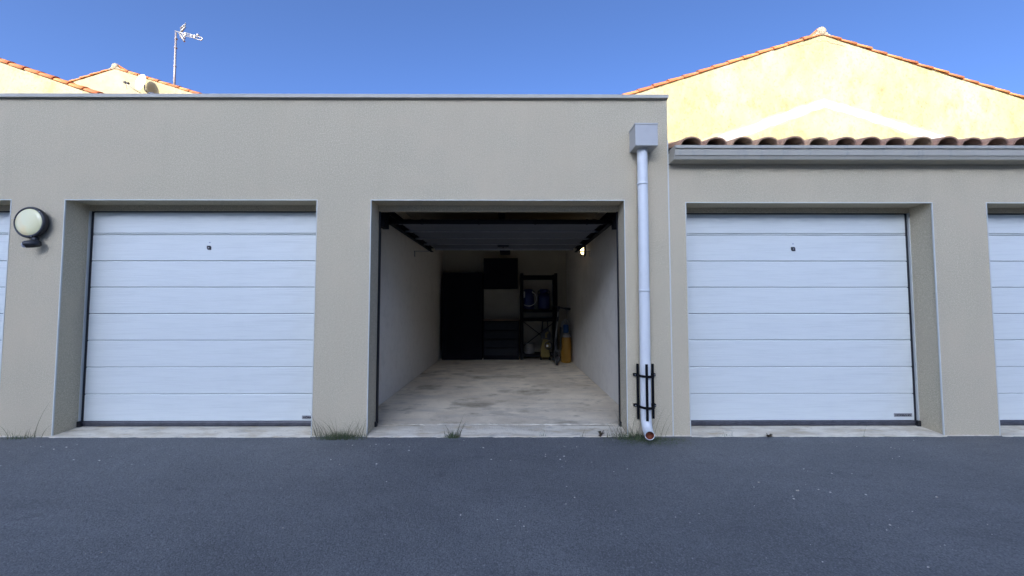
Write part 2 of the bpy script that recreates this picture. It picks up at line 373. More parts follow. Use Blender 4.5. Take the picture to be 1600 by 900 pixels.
# ------------------------------------------------------------------ sectional doors
DY = 3.722
PANEL = {}
def panel_mesh(wd, h):
    k = (round(wd, 3), round(h, 3))
    if k not in PANEL:
        m = MB(); c = min(.010, h*.5)
        m.prism([(.0025, 0), (0, .003), (0, h-c), (.003, h-c*.35), (.009, h), (.04, h), (.04, 0)], -wd/2, wd/2)
        PANEL[k] = m.mesh('panel', M['door'])
    return PANEL[k]
def text_mesh(body, size):
    cu = bpy.data.curves.new('lettering', 'FONT'); cu.body = body; cu.size = size; cu.extrude = .0006; cu.offset = .0006
    o = bpy.data.objects.new('lettering', cu); C.objects.link(o)
    dg = bpy.context.evaluated_depsgraph_get(); me = bpy.data.meshes.new_from_object(o.evaluated_get(dg))
    bpy.data.objects.remove(o); return me
def badge(x0, z0, parent):
    """small maker's plate with raised capital lettering"""
    wd, h = .178, .034
    m = MB(); m.box(x0, x0+wd, DY-.004, DY, z0, z0+h, 0); m.box(x0+.006, x0+wd-.006, DY-.0046, DY-.0035, z0+.0055, z0+h-.0055, 1)
    t = text_mesh('HÖRMANN', .0235)
    xs = [v.co.x for v in t.vertices]; sx = (wd-.026)/(max(xs)-min(xs)); x00 = min(xs)
    base = len(m.bm.verts); tb = bmesh.new(); tb.from_mesh(t)
    vm = {v: m.bm.verts.new((x0+.013+(v.co.x-x00)*sx, DY-.0052-v.co.z, z0+.0085+v.co.y)) for v in tb.verts}
    for f in tb.faces:
        try: m.bm.faces.new([vm[v] for v in f.verts]).material_index = 2
        except ValueError: pass
    tb.free()
    return m.build('badge', [M['badge'], M['galv'], M['ink']], parent)
def lock(x, z, parent):
    """small black escutcheon with a turned key slot and a printed mark above"""
    m = MB()
    for (dx, dz, s) in ((0, 0, .021),):
        m.poly([(x-.019, z+.021), (x+.012, z+.021), (x+.02, z+.010), (x+.02, z-.020), (x-.009, z-.020), (x-.019, z-.006)], DY-.008, DY)
    m.lathe([(.006, -.012), (.006, -.004)], (x, DY, z), 'y', 12, 1)
    m.build('lock', [M['black'], M['galv']], parent)
    m = MB(); m.box(x-.004, x+.010, DY-.0006, DY+.001, z+.048, z+.060); m.build('lock_mark', M['sensor'], parent)
def frame(x0, x1, zt, zl, parent):
    m = MB(); m.box(x0-.003, x1+.003, 3.712, 3.748, zt, zl+.003); m.build('door_header', M['stucco'], parent)
def closed_door(x0, x1, zt, zl, parent, lk=True, bdg=None):
    d = thing('garage_door', '', '', (0, 0, 0)); del d['label'], d['category']
    d.location = ((x0+x1)/2, DY, 0); ABS[d] = Vector(d.location); adopt(d, parent)
    frame(x0, x1, zt, zl, d)
    p0, p1 = x0+.036, x1-.036
    zs = [.076, .3405, .605, .8695, 1.134, 1.3985, 1.663]
    for i, z in enumerate(zs):
        link('panel', panel_mesh(p1-p0, .2600), d, ((p0+p1)/2, DY, z))
    link('panel', panel_mesh(p1-p0, .0135), d, ((p0+p1)/2, DY, 1.9265)); 
    link('panel', panel_mesh(p1-p0, round(zt-.010-1.943, 3)), d, ((p0+p1)/2, DY, 1.943))
    m = MB(); m.box(p0, p1, DY+.012, DY+.05, .07, zt); m.build('door_core', M['seal'], d)
    for a_, b_ in ((x0+.008, p0-.001), (p1+.001, x1-.008)):
        m = MB(); m.box(a_, b_, DY+.002, DY+.05, .02, zt-.0005); m.build('frame_seal', M['gasket'], d)
    m = MB(); m.box(p0-.001, p1+.001, DY-.002, DY+.045, zt-.008, zt-.0005); m.build('frame_seal', M['gasket'], d)
    for a_, b_ in ((x0+.002, x0+.034), (x1-.034, x1-.002)):
        m = MB(); m.box(a_, b_, DY-.03, DY-.004, .022, .078); m.build('corner_foot', M['gasket'], d)
    for a_, b_ in ((x0, x0+.008), (x1-.008, x1)):
        m = MB(); m.box(a_-.003, b_, 3.706, DY+.05, .03, zt); m.build('jamb_trim', M['bead'], d)
    m = MB(); m.prism([(DY-.006, .074), (DY-.012, .060), (DY-.004, .052), (DY-.006, .040), (DY-.002, .026), (DY+.03, .026), (DY+.03, .074)], p0, p1)
    m.build('bottom_seal', M['seal'], d)
    if lk: lock(lk[0], lk[1], d)
    if bdg: badge(bdg[0], bdg[1], d)
    return d
closed_door(*L_OPEN[0], 2.163, LZ, left, None, (-4.963, .094))
closed_door(*L_OPEN[1], 2.163, LZ, left, (-3.034, 1.791), (-2.058, .094))
closed_door(*R_OPEN[0], 2.148, RZ, right, (2.855, 1.781), (3.802, .110))
closed_door(*R_OPEN[1], 2.148, RZ, right, (5.74, 1.781), (6.69, .110))

# the open bay: floor, door run back under the ceiling on its tracks
m = MB(); m.box(-1.565, 1.294, 3.7195, 8.598, -.02, .0215); m.build('bay_floor', M['floor'], left)
m = MB(); r = random.Random(12); prev = None
for i in range(81):
    x = -1.30+2.36*i/80; a_, b_ = 3.755+r.uniform(-.008, .008), 3.800+r.uniform(-.014, .014); h = .024+r.uniform(-.0015, .004)
    cur = [m.bm.verts.new(q) for q in ((x, a_, .0205), (x, a_+.01, h), (x, b_-.01, h+r.uniform(-.002, .002)), (x, b_, .0205))]
    if prev:
        for k in range(3): m.bm.faces.new((prev[k], cur[k], cur[k+1], prev[k+1]))
    prev = cur
m.build('mortar_strip', M['concrete'], left)
m = MB(); m.box(-1.33, 1.085, 3.7145, 3.7192, -.02, .012); m.build('threshold_gap', M['gasket'], left)
od = thing('garage_door', '', '', (-.12, 5, 2.1)); del od['category']; od['label'] = 'open garage door slid back under the ceiling'
adopt(od, left)
x0, x1 = L_OPEN[2]
frame(x0, x1, 2.163, LZ, od)
for a_, b_, c_, d_ in ((x0+.004, x0+.015, x0+.002, x0+.020), (x1-.015, x1-.004, x1-.020, x1-.002)):
    m = MB(); m.box(a_, b_, DY-.004, DY+.02, .02, 2.163); m.build('frame_seal', M['gasket'], od)
    m = MB(); m.box(c_, d_, DY-.03, DY-.0045, .022, .07); m.build('corner_foot', M['gasket'], od)
OZ = 2.135
def inner_panel(y0, y1, z0=OZ):
    m = MB(); m.box(-1.235, 1.025, y0+.004, y1-.004, z0, z0+.042, 0, .004)
    return m.build('panel', M['doorin'], od)
ys = [4.12, 4.58, 5.06, 5.55, 6.06]
for p, q in zip(ys, ys[1:]):
    inner_panel(p, q)
    m = MB(); m.box(-1.235, 1.025, q-.012, q+.004, OZ-.012, OZ-.002); m.build('hinge_rail', M['galv'], od)
m = MB(); m.box(-1.235, 1.025, 6.02, 6.075, OZ-.02, OZ+.05, 0, .004); m.build('bottom_rail', M['galv'], od)
m = MB(); m.box(-.20, -.03, 5.60, 5.69, OZ-.034, OZ-.001, 0, .006); m.box(-.125, -.105, 5.62, 5.66, OZ-.05, OZ-.034); m.build('door_handle', M['black'], od)
for s, xr_ in ((-1, -1.325), (1, 1.105)):
    m = MB()                                # C-shaped running track, horizontal
    m.box(xr_-.004, xr_+.004, 3.80, 6.14, 2.095, 2.165)
    m.box(min(xr_, xr_-s*.045), max(xr_, xr_-s*.045), 3.80, 6.14, 2.158, 2.165); m.box(min(xr_, xr_-s*.045), max(xr_, xr_-s*.045), 3.80, 6.14, 2.095, 2.102)
    m.box(min(xr_, xr_-s*.02), max(xr_, xr_-s*.02), 3.80, 6.10, 2.20, 2.26)
    m.build('running_track', M['blackmetal'], od)
    m = MB()                                # curved end of the track and the bearing plate by the frame
    xe = xr_-s*.0
    m.box(xe-.03, xe+.03, 3.765, 3.92, 2.02, 2.40); m.box(min(xe, xe+s*.10), max(xe, xe+s*.10), 3.80, 3.86, 2.02, 2.05)
    m.box(xe+s*.03-.02, xe+s*.03+.02, 3.765, 3.80, .03, 2.02)
    m.build('bearing_plate', M['blackmetal'], od)
    for y in (4.10, 4.56, 5.06, 5.54):
        m = MB(); m.tube([(xr_-s*.02, y, 2.128), (xr_-s*.075, y, 2.128)], .012, 8); m.box(xr_-s*.09-.018, xr_-s*.09+.018, y-.02, y+.02, 2.116, 2.14)
        m.build('roller', M['galv'], od)
    wx = 1.296 if s > 0 else -1.57
    m = MB(); m.box(min(wx, xr_), max(wx, xr_), 5.985, 6.005, 2.086, 2.096); xx = wx-s*.012
    m.box(xx-.006, xx+.006, 5.985, 6.005, 2.00, 2.096); m.build('track_bracket', M['galv'], od)
m = MB(); m.tube([(-1.34, 3.90, 2.098), (1.12, 3.90, 2.098)], .026, 14)
for xx in (-.95, -.35, .25, .8): m.tube([(xx, 3.90, 2.098), (xx+.02, 3.90, 2.098)], .030, 14)
m.build('torsion_bar', M['blackmetal'], od)
m = MB(); m.box(-.142, -.068, 3.86, 7.2, 2.24, 2.29); m.box(-.20, -.01, 6.6, 7.1, 2.18, 2.30, 0, .01); m.box(-.12, -.09, 5.5, 5.54, 2.17, 2.25)
m.box(-.125, -.085, 6.9, 6.93, 2.29, 2.59); m.box(-.125, -.085, 3.80, 3.90, 2.23, 2.30)
m.build('opener_rail', M['blackmetal'], od)

# ------------------------------------------------------------------ drainpipe with hopper and guard
dp = thing('drainpipe', '', '', (1.24, W, 0)); del dp['label'], dp['category']; adopt(dp, left)
m = MB(); m.box(1.1435, 1.3485, 3.33, W-.001, 2.678, 2.880); 
m.build('hopper', M['hopper'], dp)
m = MB(); m.box(1.139, 1.353, 3.326, W-.0005, 2.872, 2.886); m.box(1.19, 1.29, 3.38, 3.48, 2.672, 2.679); m.build('hopper_rim', M['hopper'], dp)
path = [(1.239, 3.43, 2.68), (1.238, 3.43, 1.8), (1.235, 3.43, .9), (1.233, 3.43, .28), (1.233, 3.428, .225), (1.232, 3.419, .170), (1.230, 3.40, .125), (1.227, 3.372, .096), (1.222, 3.335, .082), (1.217, 3.297, .077)]
rad_p = [.047]*5+[.0465, .0455, .044, .0425, .0415, .041]
rad_p = rad_p[:len(path)]+[.041]*(len(path)-len(rad_p))
m = MB(); m.tube(path, rad_p, 24, 0, False)
# wall thickness at the mouth and a clay coloured inside
inner = path[4:]
m.tube(inner, [q-.0045 for q in rad_p[4:]], 24, 1, False)
m.bm.verts.ensure_lookup_table()
m.build('pipe', [M['pipe'], M['terracotta']], dp)
t = (Vector(path[-1])-Vector(path[-2])).normalized()
m = MB(); ref = Vector((0, 0, 1)); u = t.cross(ref).normalized(); v = u.cross(t)
ro, ri = [], []
for k in range(24):
    an = 2*math.pi*k/24; dr = math.cos(an)*u+math.sin(an)*v
    ro.append((m.bm.verts.new(Vector(path[-1])+dr*.0425-t*.03), m.bm.verts.new(Vector(path[-1])+dr*.0425+t*.002), m.bm.verts.new(Vector(path[-1])+dr*.0365+t*.002), m.bm.verts.new(Vector(path[-1])+dr*.0365-t*.03)))
for k in range(24):
    p, q = ro[k], ro[(k+1) % 24]
    for j in range(3): m.bm.faces.new((p[j], p[j+1], q[j+1], q[j])).material_index = (0, 0, 1)[j]
m.build('pipe_mouth', [M['pipe'], M['terracotta']], dp)
for z in (2.35, 1.35):
    m = MB(); m.tube([(1.237, 3.43, z-.012), (1.237, 3.43, z+.012)], .0495, 24); m.box(1.225, 1.249, 3.46, W-.001, z-.008, z+.008); m.build('pipe_collar', M['pipe'], dp)
for x, y, z0, z1 in ((1.175, 3.462, .168, .674), (1.221, 3.358, .180, .684), (1.316, 3.468, .170, .672)):
    m = MB(); m.box(x-.0115, x+.0115, y-.004, y+.004, z0, z1, 0, .0015); m.build('guard_bar', M['blackmetal'], dp)
for z in (.570, .290):
    m = MB(); seq = [(1.246-.071*math.cos(rad(a_)), 3.471-.107*math.sin(rad(a_))**.8) for a_ in range(0, 181, 12)]
    prev = None
    for x, y in seq:
        dx, dy = x-1.246, y-3.49; l = math.hypot(dx, dy) or 1; nx_, ny_ = dx/l*.003, dy/l*.003
        cur = [m.bm.verts.new(q) for q in ((x-nx_, y-ny_, z-.011), (x+nx_, y+ny_, z-.011), (x+nx_, y+ny_, z+.011), (x-nx_, y-ny_, z+.011))]
        if prev:
            for k in range(4): m.bm.faces.new((prev[k], prev[(k+1) % 4], cur[(k+1) % 4], cur[k]))
        prev = cur
    hp = m.build('guard_hoop', M['blackmetal'], dp)
    for a_, b_, sx in ((1.143, 1.180, 1.153), (1.311, 1.343, 1.333)):
        m = MB(); m.box(a_, b_, 3.466, W-.001, z-.012, z+.012); m.build('fixing_tab', M['blackmetal'], hp)
        m = MB(); m.lathe([(.0055, -.038), (.0055, -.034)], (sx, W, z), 'y', 8); m.build('screw', M['galv'], hp)

# ------------------------------------------------------------------ gutter and clay tiles of the right garage
m = MB()
m.prism([(3.350, 2.690), (3.350, 2.664), (3.364, 2.660), (3.366, 2.637), (3.359, 2.634), (3.364, 2.601), (3.372, 2.598), (3.384, 2.570), (3.497, 2.566),
         (3.497, 2.690), (3.492, 2.690), (3.492, 2.575), (3.390, 2.578), (3.360, 2.690)], 1.519, 9.62)
m.build('gutter', M['gutter'], right)
m = MB(); m.poly([(0, 0)], 0, 0) if False else m.prism([(3.348, 2.692), (3.348, 2.662), (3.362, 2.634), (3.370, 2.598), (3.382, 2.568), (3.498, 2.564), (3.498, 2.692)], 1.5155, 1.5195)
m.build('gutter_end_cap', M['gutter'], right)
m = MB(); m.box(1.5145, 9.6, 3.47, 3.4965, 2.69, 2.712); m.build('eaves_board', M['gasket'], right)
PIT, SL = .2408, math.atan(.30)
def tile_shell(length, wd=PIT, tail=.014):
    """roman tile: a flat pan and a half-round roll, as a shell with thickness"""
    prof = [(0, .010), (.012, .003), (.026, .002), (.034, .010)]
    for k in range(11):
        an = math.pi*(1-k/10); prof.append((.137+.100*math.cos(an), .012+.066*math.sin(an)**.95 if 0 < k < 10 else .012))
    prof += [(.241, .006)]
    m = MB(); th = .013; rows = []
    for y, lift in ((0, tail), (length, 0)):
        top = [m.bm.verts.new((x, y, z+lift)) for x, z in prof]
        bot = []
        for i, (x, z) in enumerate(prof):
            p, q = prof[max(i-1, 0)], prof[min(i+1, len(prof)-1)]
            tx, tz = q[0]-p[0], q[1]-p[1]; l = math.hypot(tx, tz)
            bot.append(m.bm.verts.new((x+tz/l*th, y, z-tx/l*th+lift)))
        rows.append((top, bot))
    n = len(prof)
    for i in range(n-1):
        for k, fl in ((0, 0), (1, 1)):
            f = m.bm.faces.new((rows[0][k][i], rows[0][k][i+1], rows[1][k][i+1], rows[1][k][i])); f.smooth = True
        for rr in rows: m.bm.faces.new((rr[0][i], rr[0][i+1], rr[1][i+1], rr[1][i]))
    for i in (0, n-1): m.bm.faces.new((rows[0][0][i], rows[1][0][i], rows[1][1][i], rows[0][1][i]))
    return m
tile_me = tile_shell(.42).mesh('tile', M['tile'])
roof = thing('roof', '', '', (5.5, 3.4, 2.7)); del roof['label'], roof['category']; adopt(roof, right)
EXP = .36
TX0 = 1.694-.137; TY0, TZ0 = 3.415, 2.702
trnd = random.Random(3)
ncol = int((9.6-TX0)/PIT)
for course in range(3):
    for c in range(ncol+1):
        s = course*EXP
        x = TX0+c*PIT+trnd.uniform(-.004, .004)
        if x+.24 > 9.66: continue
        o = link('roof_tile', tile_me, None, (x, TY0+s*math.cos(SL)+trnd.uniform(-.007, .007), TZ0+s*math.sin(SL)+trnd.uniform(-.003, .004)), (SL+trnd.uniform(-.008, .008), trnd.uniform(-.012, .012), trnd.uniform(-.010, .010)))
        adopt(o, roof)
m = MB()                                     # the courses further up, out of sight from the forecourt
base = bmesh.new(); base.from_mesh(tile_me)
for course in range(3, 16):
    for c in range(ncol):
        s = course*EXP
        mt = Matrix.Translation((TX0+c*PIT, TY0+s*math.cos(SL), TZ0+s*math.sin(SL))) @ Matrix.Rotation(SL, 4, 'X')
        vm = [m.bm.verts.new(mt @ v.co) for v in base.verts]
        for f in base.faces: m.bm.faces.new([vm[v.index] for v in f.verts]).smooth = f.smooth
base.free()
me = bpy.data.meshes.new('tile_field'); m.bm.to_mesh(me); m.bm.free(); me.materials.append(M['tile'])
o = link('tile_field', me, roof); o['kind'] = 'stuff'
m = MB(); m.prism([(3.47, 2.695), (9.0, 2.695+.3*5.53), (9.0, 2.60+.3*5.53), (3.75, 2.645), (3.47, 2.665)], 1.5155, 9.6); m.build('roof_deck', M['earth'], roof)

# ------------------------------------------------------------------ gabled houses behind
def half_tile(length, r0, r1):
    """tapered half-round clay tile lying along +x, low end at x=0"""
    m = MB(); rings = []
    for x, r in ((0, r0), (length, r1)):
        out = [m.bm.verts.new((x, r*math.cos(a_), r*math.sin(a_))) for a_ in [math.pi*k/10 for k in range(11)]]
        inn = [m.bm.verts.new((x, (r-.016)*math.cos(a_), (r-.016)*math.sin(a_))) for a_ in [math.pi*k/10 for k in range(11)]]
        rings.append((out, inn))
    for k in range(10):
        for j in (0, 1):
            f = m.bm.faces.new((rings[0][j][k], rings[0][j][k+1], rings[1][j][k+1], rings[1][j][k])); f.smooth = True
        for rg in rings: m.bm.faces.new((rg[0][k], rg[0][k+1], rg[1][k+1], rg[1][k]))
    for k in (0, 10): m.bm.faces.new((rings[0][0][k], rings[1][0][k], rings[1][1][k], rings[0][1][k]))
    return m.mesh('rake_tile', M['raketile'])
HT = half_tile(.50, .120, .088)
def gable_house(name, label, apex, sl, sr, hw, Y, depth, wallm, exposure, both=True, seed=1):
    ax, az = apex; r = random.Random(seed)
    h = thing(name, label, 'house', (ax, Y, 0))
    m = MB(); zl, zr = az-sl*hw, az-sr*hw
    m.poly([(ax-hw, -.05), (ax+hw, -.05), (ax+hw, zr), (ax, az), (ax-hw, zl)], Y, Y+depth); m.build('wall', wallm, h)
    rf = thing('roof', '', '', (ax, Y+.1, az)); del rf['label'], rf['category']; adopt(rf, h)
    m = MB(); e = .35
    m.poly([(ax-hw-e, zl-sl*e+.004), (ax, az+.004), (ax+hw+e, zr-sr*e+.004), (ax+hw+e, zr-sr*e+.05), (ax, az+.05), (ax-hw-e, zl-sl*e+.05)], Y+.02, Y+depth+.1); m.build('roof_deck', M['mortar'], rf)
    m = MB()                                 # ranks of half-round tiles over the deck
    for sgn, s in ((-1, sl), (1, sr)):
        ln = math.hypot(hw+e, s*(hw+e)); an = math.atan(s)
        for j in range(1, int(depth/.21)):
            y = Y+.06+j*.21; prev = None
            for q in range(0, 25):
                d = ln*q/24
                px, pz = ax+sgn*d*math.cos(an), az+.05-d*math.sin(an)
                lift = .02*((q % 2))
                cur = [m.bm.verts.new((px, y+.09*math.cos(t_), pz+.085*math.sin(t_)+lift)) for t_ in [math.pi*k/5 for k in range(6)]]
                if prev:
                    for k in range(5): m.bm.faces.new((prev[k], prev[k+1], cur[k+1], cur[k]))
                prev = cur
    o = m.build('tile_ranks', M['raketile'], rf); o['kind'] = 'stuff'
    for sgn, s in ((-1, sl), (1, sr)):
        xe, ze = ax+sgn*(hw+.3), az-s*(hw+.3)
        m = MB(); pp = [(ax, az-.005), (xe, ze-.005), (xe, ze+.055), (ax, az+.055)]
        m.poly(pp if sgn > 0 else pp[::-1], Y-.014, Y+.08); m.build('verge_bedding', M['mortar'], rf)
    for sgn, s in ((-1, sl), (1, sr)):
        an = math.atan(s); n = int((hw+e)/math.cos(an)/exposure)+1
        for k in range(n):
            d = (k+1)*exposure+.10
            px, pz = ax+sgn*d*math.cos(an), az-.004-d*math.sin(an)
            # low end at d, running up the slope
            rot = Euler((r.uniform(-.03, .03), -an+r.uniform(-.012, .012), 0)) if sgn < 0 else Euler((r.uniform(-.03, .03), -an+r.uniform(-.012, .012), math.pi+r.uniform(-.01, .01)))
            o = link('rake_tile', HT, None, (px, Y+.065+r.uniform(-.008, .008), pz+r.uniform(-.004, .006)), rot); adopt(o, rf)
    m = MB(); m.lathe([(.0, -.085), (.06, -.08), (.105, -.06), (.118, -.03), (.118, .0)], (ax, Y+.02, az+.085), 'y', 20, 0)
    m.box(ax-.16, ax+.16, Y-.03, Y+.04, az-.03, az+.06, 0, .02)
    m.build('ridge_end', M['mortar'], rf)
    m = MB(); m.tube([(ax, Y+.02, az+.085), (ax, Y+depth, az+.085)], .125, 16); m.build('ridge_tiles', M['raketile'], rf)
    m = MB(); m.tube([(ax-.25, Y-.01, az-.25*sl+.02), (ax-.13, Y-.012, az+.0)], .03, 8); m.tube([(ax+.13, Y-.012, az), (ax+.25, Y-.01, az-.25*sr+.02)], .03, 8)
    m.build('ridge_bedding', M['mortar'], rf)
    return h
hr = gable_house('gable_house', 'yellow rendered gable with a paler slanted band, above the tiled garage', (8.07, 8.235), .325, .329, 6.2, 9.3, 9, M['yellow'], .41, seed=2)
hl = gable_house('gable_house', 'yellow rendered house at the left edge, only its right roof slope in view', (-15.3, 8.21), .342, .342, 6.4, 9.3, 4.2, M['yellow'], .41, seed=7)
hf = gable_house('gable_house', 'cream gable with a satellite dish on it, half hidden behind the flat parapet', (-15.31, 10.36), .322, .316, 5.6, 14.0, 8, M['yellow2'], .42, seed=11)
m = MB()                                     # paler strip in the shape of a lower gable
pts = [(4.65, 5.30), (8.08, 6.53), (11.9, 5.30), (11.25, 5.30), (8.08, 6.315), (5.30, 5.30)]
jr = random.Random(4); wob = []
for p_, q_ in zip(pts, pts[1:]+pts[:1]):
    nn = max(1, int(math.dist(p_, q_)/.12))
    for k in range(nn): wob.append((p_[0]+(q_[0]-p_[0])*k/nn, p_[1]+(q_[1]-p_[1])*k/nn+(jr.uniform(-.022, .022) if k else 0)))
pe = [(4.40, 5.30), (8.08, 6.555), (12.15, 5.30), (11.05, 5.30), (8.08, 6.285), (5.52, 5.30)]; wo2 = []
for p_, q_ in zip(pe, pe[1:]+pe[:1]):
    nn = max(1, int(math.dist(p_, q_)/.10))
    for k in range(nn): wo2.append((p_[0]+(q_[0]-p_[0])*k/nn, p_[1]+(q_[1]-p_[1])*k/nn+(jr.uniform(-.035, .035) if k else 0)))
m.poly(wo2[::-1], 9.298, 9.302); m.build('pale_strip', M['band_edge'], hr)
m = MB(); m.poly(wob[::-1], 9.296, 9.302); m.build('pale_strip', M['band'], hr)
jr = random.Random(8); cr = []
for k in range(11):
    dx = -.55+1.15*k/10; cr.append((8.07+dx, 9.297, 8.085-abs(dx)*.26+jr.uniform(-.018, .018)))
m = MB(); m.tube(cr, [.004+.005*jr.random() for _ in cr], 5); m.build('render_crack', M['mortar'], hr)

# satellite dish
dish = thing('satellite_dish', 'white satellite dish facing left, mounted low on the cream gable', 'satellite dish', (-13.66, 14, 9.2))
dc = Vector((-13.919, 13.620, 9.599)); dn = Vector((-.12, -.95, .28)).normalized()
m = MB(); m.lathe([(.001, -.06), (.12, -.053), (.22, -.036), (.31, -.009), (.352, .006), (.355, .0), (.31, -.019), (.22, -.048), (.12, -.065), (.001, -.072)], (0, 0, 0), 'z', 28, 0, .66, 1.06)
bmesh.ops.transform(m.bm, matrix=Matrix.Translation(dc) @ Matrix.Rotation(rad(-18), 4, 'Y') @ dn.to_track_quat('Z', 'Y').to_matrix().to_4x4(), verts=m.bm.verts)
m.build('reflector', M['dish'], dish)
lnb = Vector((-14.141, 13.300, 9.364))
m = MB(); m.tube([dc+Vector((-.02, .05, -.40)), dc+Vector((-.10, -.06, -.37)), lnb+Vector((.02, .01, -.02))], .014, 8); m.build('feed_arm', M['galv'], dish)
m = MB(); m.tube([lnb, lnb+Vector((.08, .07, .02))], [.03, .04], 10); m.box(lnb.x-.045, lnb.x+.025, lnb.y-.04, lnb.y+.04, lnb.z-.02, lnb.z+.055, 0, .01); m.tube([lnb+Vector((-.01, .03, -.02)), lnb+Vector((.01, .05, -.20))], .006, 6); m.build('feed_horn', M['black'], dish)
bx, by, bz = dc
m = MB(); m.tube([(bx+.06, 14.0, bz-.28), (bx+.06, by+.16, bz-.28), (bx+.05, by+.12, bz-.22), (bx+.04, by+.11, bz+.02)], .022, 10); m.box(bx-.04, bx+.16, 13.985, 13.999, bz-.38, bz-.18); m.tube([(bx+.04, by+.10, bz), dc+Vector((.01, .04, -.01))], .045, 8); m.build('dish_bracket', M['galv'], dish)

# television aerial on its mast
ae = thing('television_aerial', 'tall metal aerial mast with a V shaped reflector above the cream roof', 'aerial', (-13.555, 14.6, 9.7))
m = MB(); m.tube([(-13.555, 14.6, 9.55), (-13.565, 14.6, 10.9), (-13.582, 14.6, 12.25)], [.042, .037, .032], 10); m.build('mast', M['mast'], ae)
for z in (10.05, 10.85, 11.62, 12.0):
    m = MB(); m.tube([(-13.565, 14.6, z-.02), (-13.565, 14.6, z+.02)], .052, 10); m.build('mast_clamp', M['mast'], ae)
K = .0252
def ap(px, py, dy=0): return Vector((-13.582+(px-275)*K, 14.6+dy, 12.299-(py-49.5)*K))
m = MB(); m.tube([ap(273.5, 48.5), ap(284, 51.5), ap(291, 54)], .024, 8); m.build('boom', M['aerial'], ae)
for (a_, b_, rr) in (((282.3, 50.5), (290, 41), .032), ((282, 44), (290.5, 36.3), .022), ((280.5, 51.5), (289.3, 65.8), .030), ((285.5, 53), (290, 61), .022)):
    m = MB(); p, q = ap(*a_), ap(*b_)
    m.tube([p, q], rr*1.15, 6)
    for f_ in (.1, .5, .9):
        c0 = p.lerp(q, f_); m.tube([c0+Vector((.07, -.075, 0)), c0+Vector((-.07, .075, 0))], .010, 6)
    m.build('reflector_panel', M['aerial'], ae)
m = MB(); m.tube([ap(281.6, 44, .02), ap(283, 50, .02), ap(281, 52, .02), ap(281.5, 59, .02)], .014, 6); m.build('reflector_stay', M['mast'], ae)
for a_, b_ in (((290.5, 51), (305.5, 56.3)), ((290, 54), (305, 58)), ((290, 56.8), (305, 60))):
    m = MB(); m.tube([ap(*a_), ap(*b_)], .014, 6); m.build('element_rail', M['aerial'], ae)
m = MB(); m.tube([ap(305, 60), ap(311, 62.5), ap(315.5, 63.6), ap(317.6, 62.6), ap(318, 60.8), ap(316.2, 58.9), ap(312, 57.9), ap(305.5, 56.3)], .018, 8); m.build('end_loop', M['aerial'], ae)
for px, py in ((290, 54), (305.2, 58)):
    q = ap(px, py); m = MB(); m.box(q.x-.03, q.x+.03, q.y-.03, q.y+.03, q.z-.075, q.z+.075, 0, .01); m.build('element_spacer', M['aerial'], ae)
for k in range(6):
    q = ap(293+k*4.2, 54.2+k*1.35); m = MB(); m.tube([q+Vector((.05, -.055, 0)), q+Vector((-.05, .055, 0))], .008, 6); m.build('director_rod', M['aerial'], ae)
q = ap(310.5, 55.3); m = MB(); m.box(q.x-.04, q.x+.04, q.y-.04, q.y+.04, q.z-.03, q.z+.035, 0, .01); m.build('junction_box', M['mast'], ae)

# added unseen block of flats behind the camera, shades garages and blocks low sky
op = thing('shade_block', 'unseen pale block of flats, added behind the camera to shade the garages', 'shade block', (-8, -45, 0))
m = MB(); m.box(-60, 50, -57, -45, -.02, 20.0); m.build('wall', M['farwall'], op)
m = MB(); m.box(-60.3, 50.3, -57.3, -44.7, 20.0, 20.25); m.build('roof', M['coping'], op)
wm = None
for x in range(-56, 50, 6):
    for k in range(7):
        z = 1.0+2.85*k
        f = MB(); f.box(x-.65, x+.65, -45.0, -44.94, z, z+1.5); wf = f.build('window', M['white'], op)
        f = MB(); f.box(x-.58, x+.58, -44.945, -44.93, z+.07, z+1.43); f.build('pane', M['glass'], wf)

# ------------------------------------------------------------------ round wall lamp
wl = thing('wall_lamp', 'round black bulkhead lamp with a yellowed lens and motion sensor, left of the doors', 'lamp', (-4.44, W, 1.975))
lc = (-4.488, W, 1.987)
m = MB(); m.lathe([(.108, -.001), (.128, -.010), (.142, -.030), (.148, -.052), (.146, -.060), (.138, -.066), (.128, -.066), (.1265, -.060)], lc, 'y', 48); m.build('lamp_housing', M['black'], wl)
m = MB(); m.lathe([(.1285, -.059), (.122, -.066), (.09, -.072), (.05, -.076), (.001, -.0775)], lc, 'y', 40); m.build('lamp_lens', M['lamplens'], wl)
for an in (45, 165, 285):
    m = MB(); m.lathe([(.004, -.069), (.004, -.064)], (lc[0]+.137*math.cos(rad(an)), W, lc[2]+.137*math.sin(rad(an))), 'y', 8); m.build('screw', M['galv'], wl)
sn = MB(); sn.tube([(-4.445, 3.462, 1.85), (-4.440, 3.455, 1.805)], .023, 12); sn.build('sensor_neck', M['black'], wl)
m = MB(); m.tube([(-4.395, 3.468, 1.792), (-4.405, 3.458, 1.790), (-4.435, 3.432, 1.783), (-4.462, 3.408, 1.775), (-4.474, 3.398, 1.771)], [.018, .031, .036, .034, .027], 16)
so_ = m.build('motion_sensor', M['black'], wl)
m = MB(); m.tube([(-4.463, 3.402, 1.766), (-4.476, 3.390, 1.762)], [.024, .019], 14); m.build('sensor_lens', M['sensor'], so_)

# ------------------------------------------------------------------ things in the open bay
FZ = .022
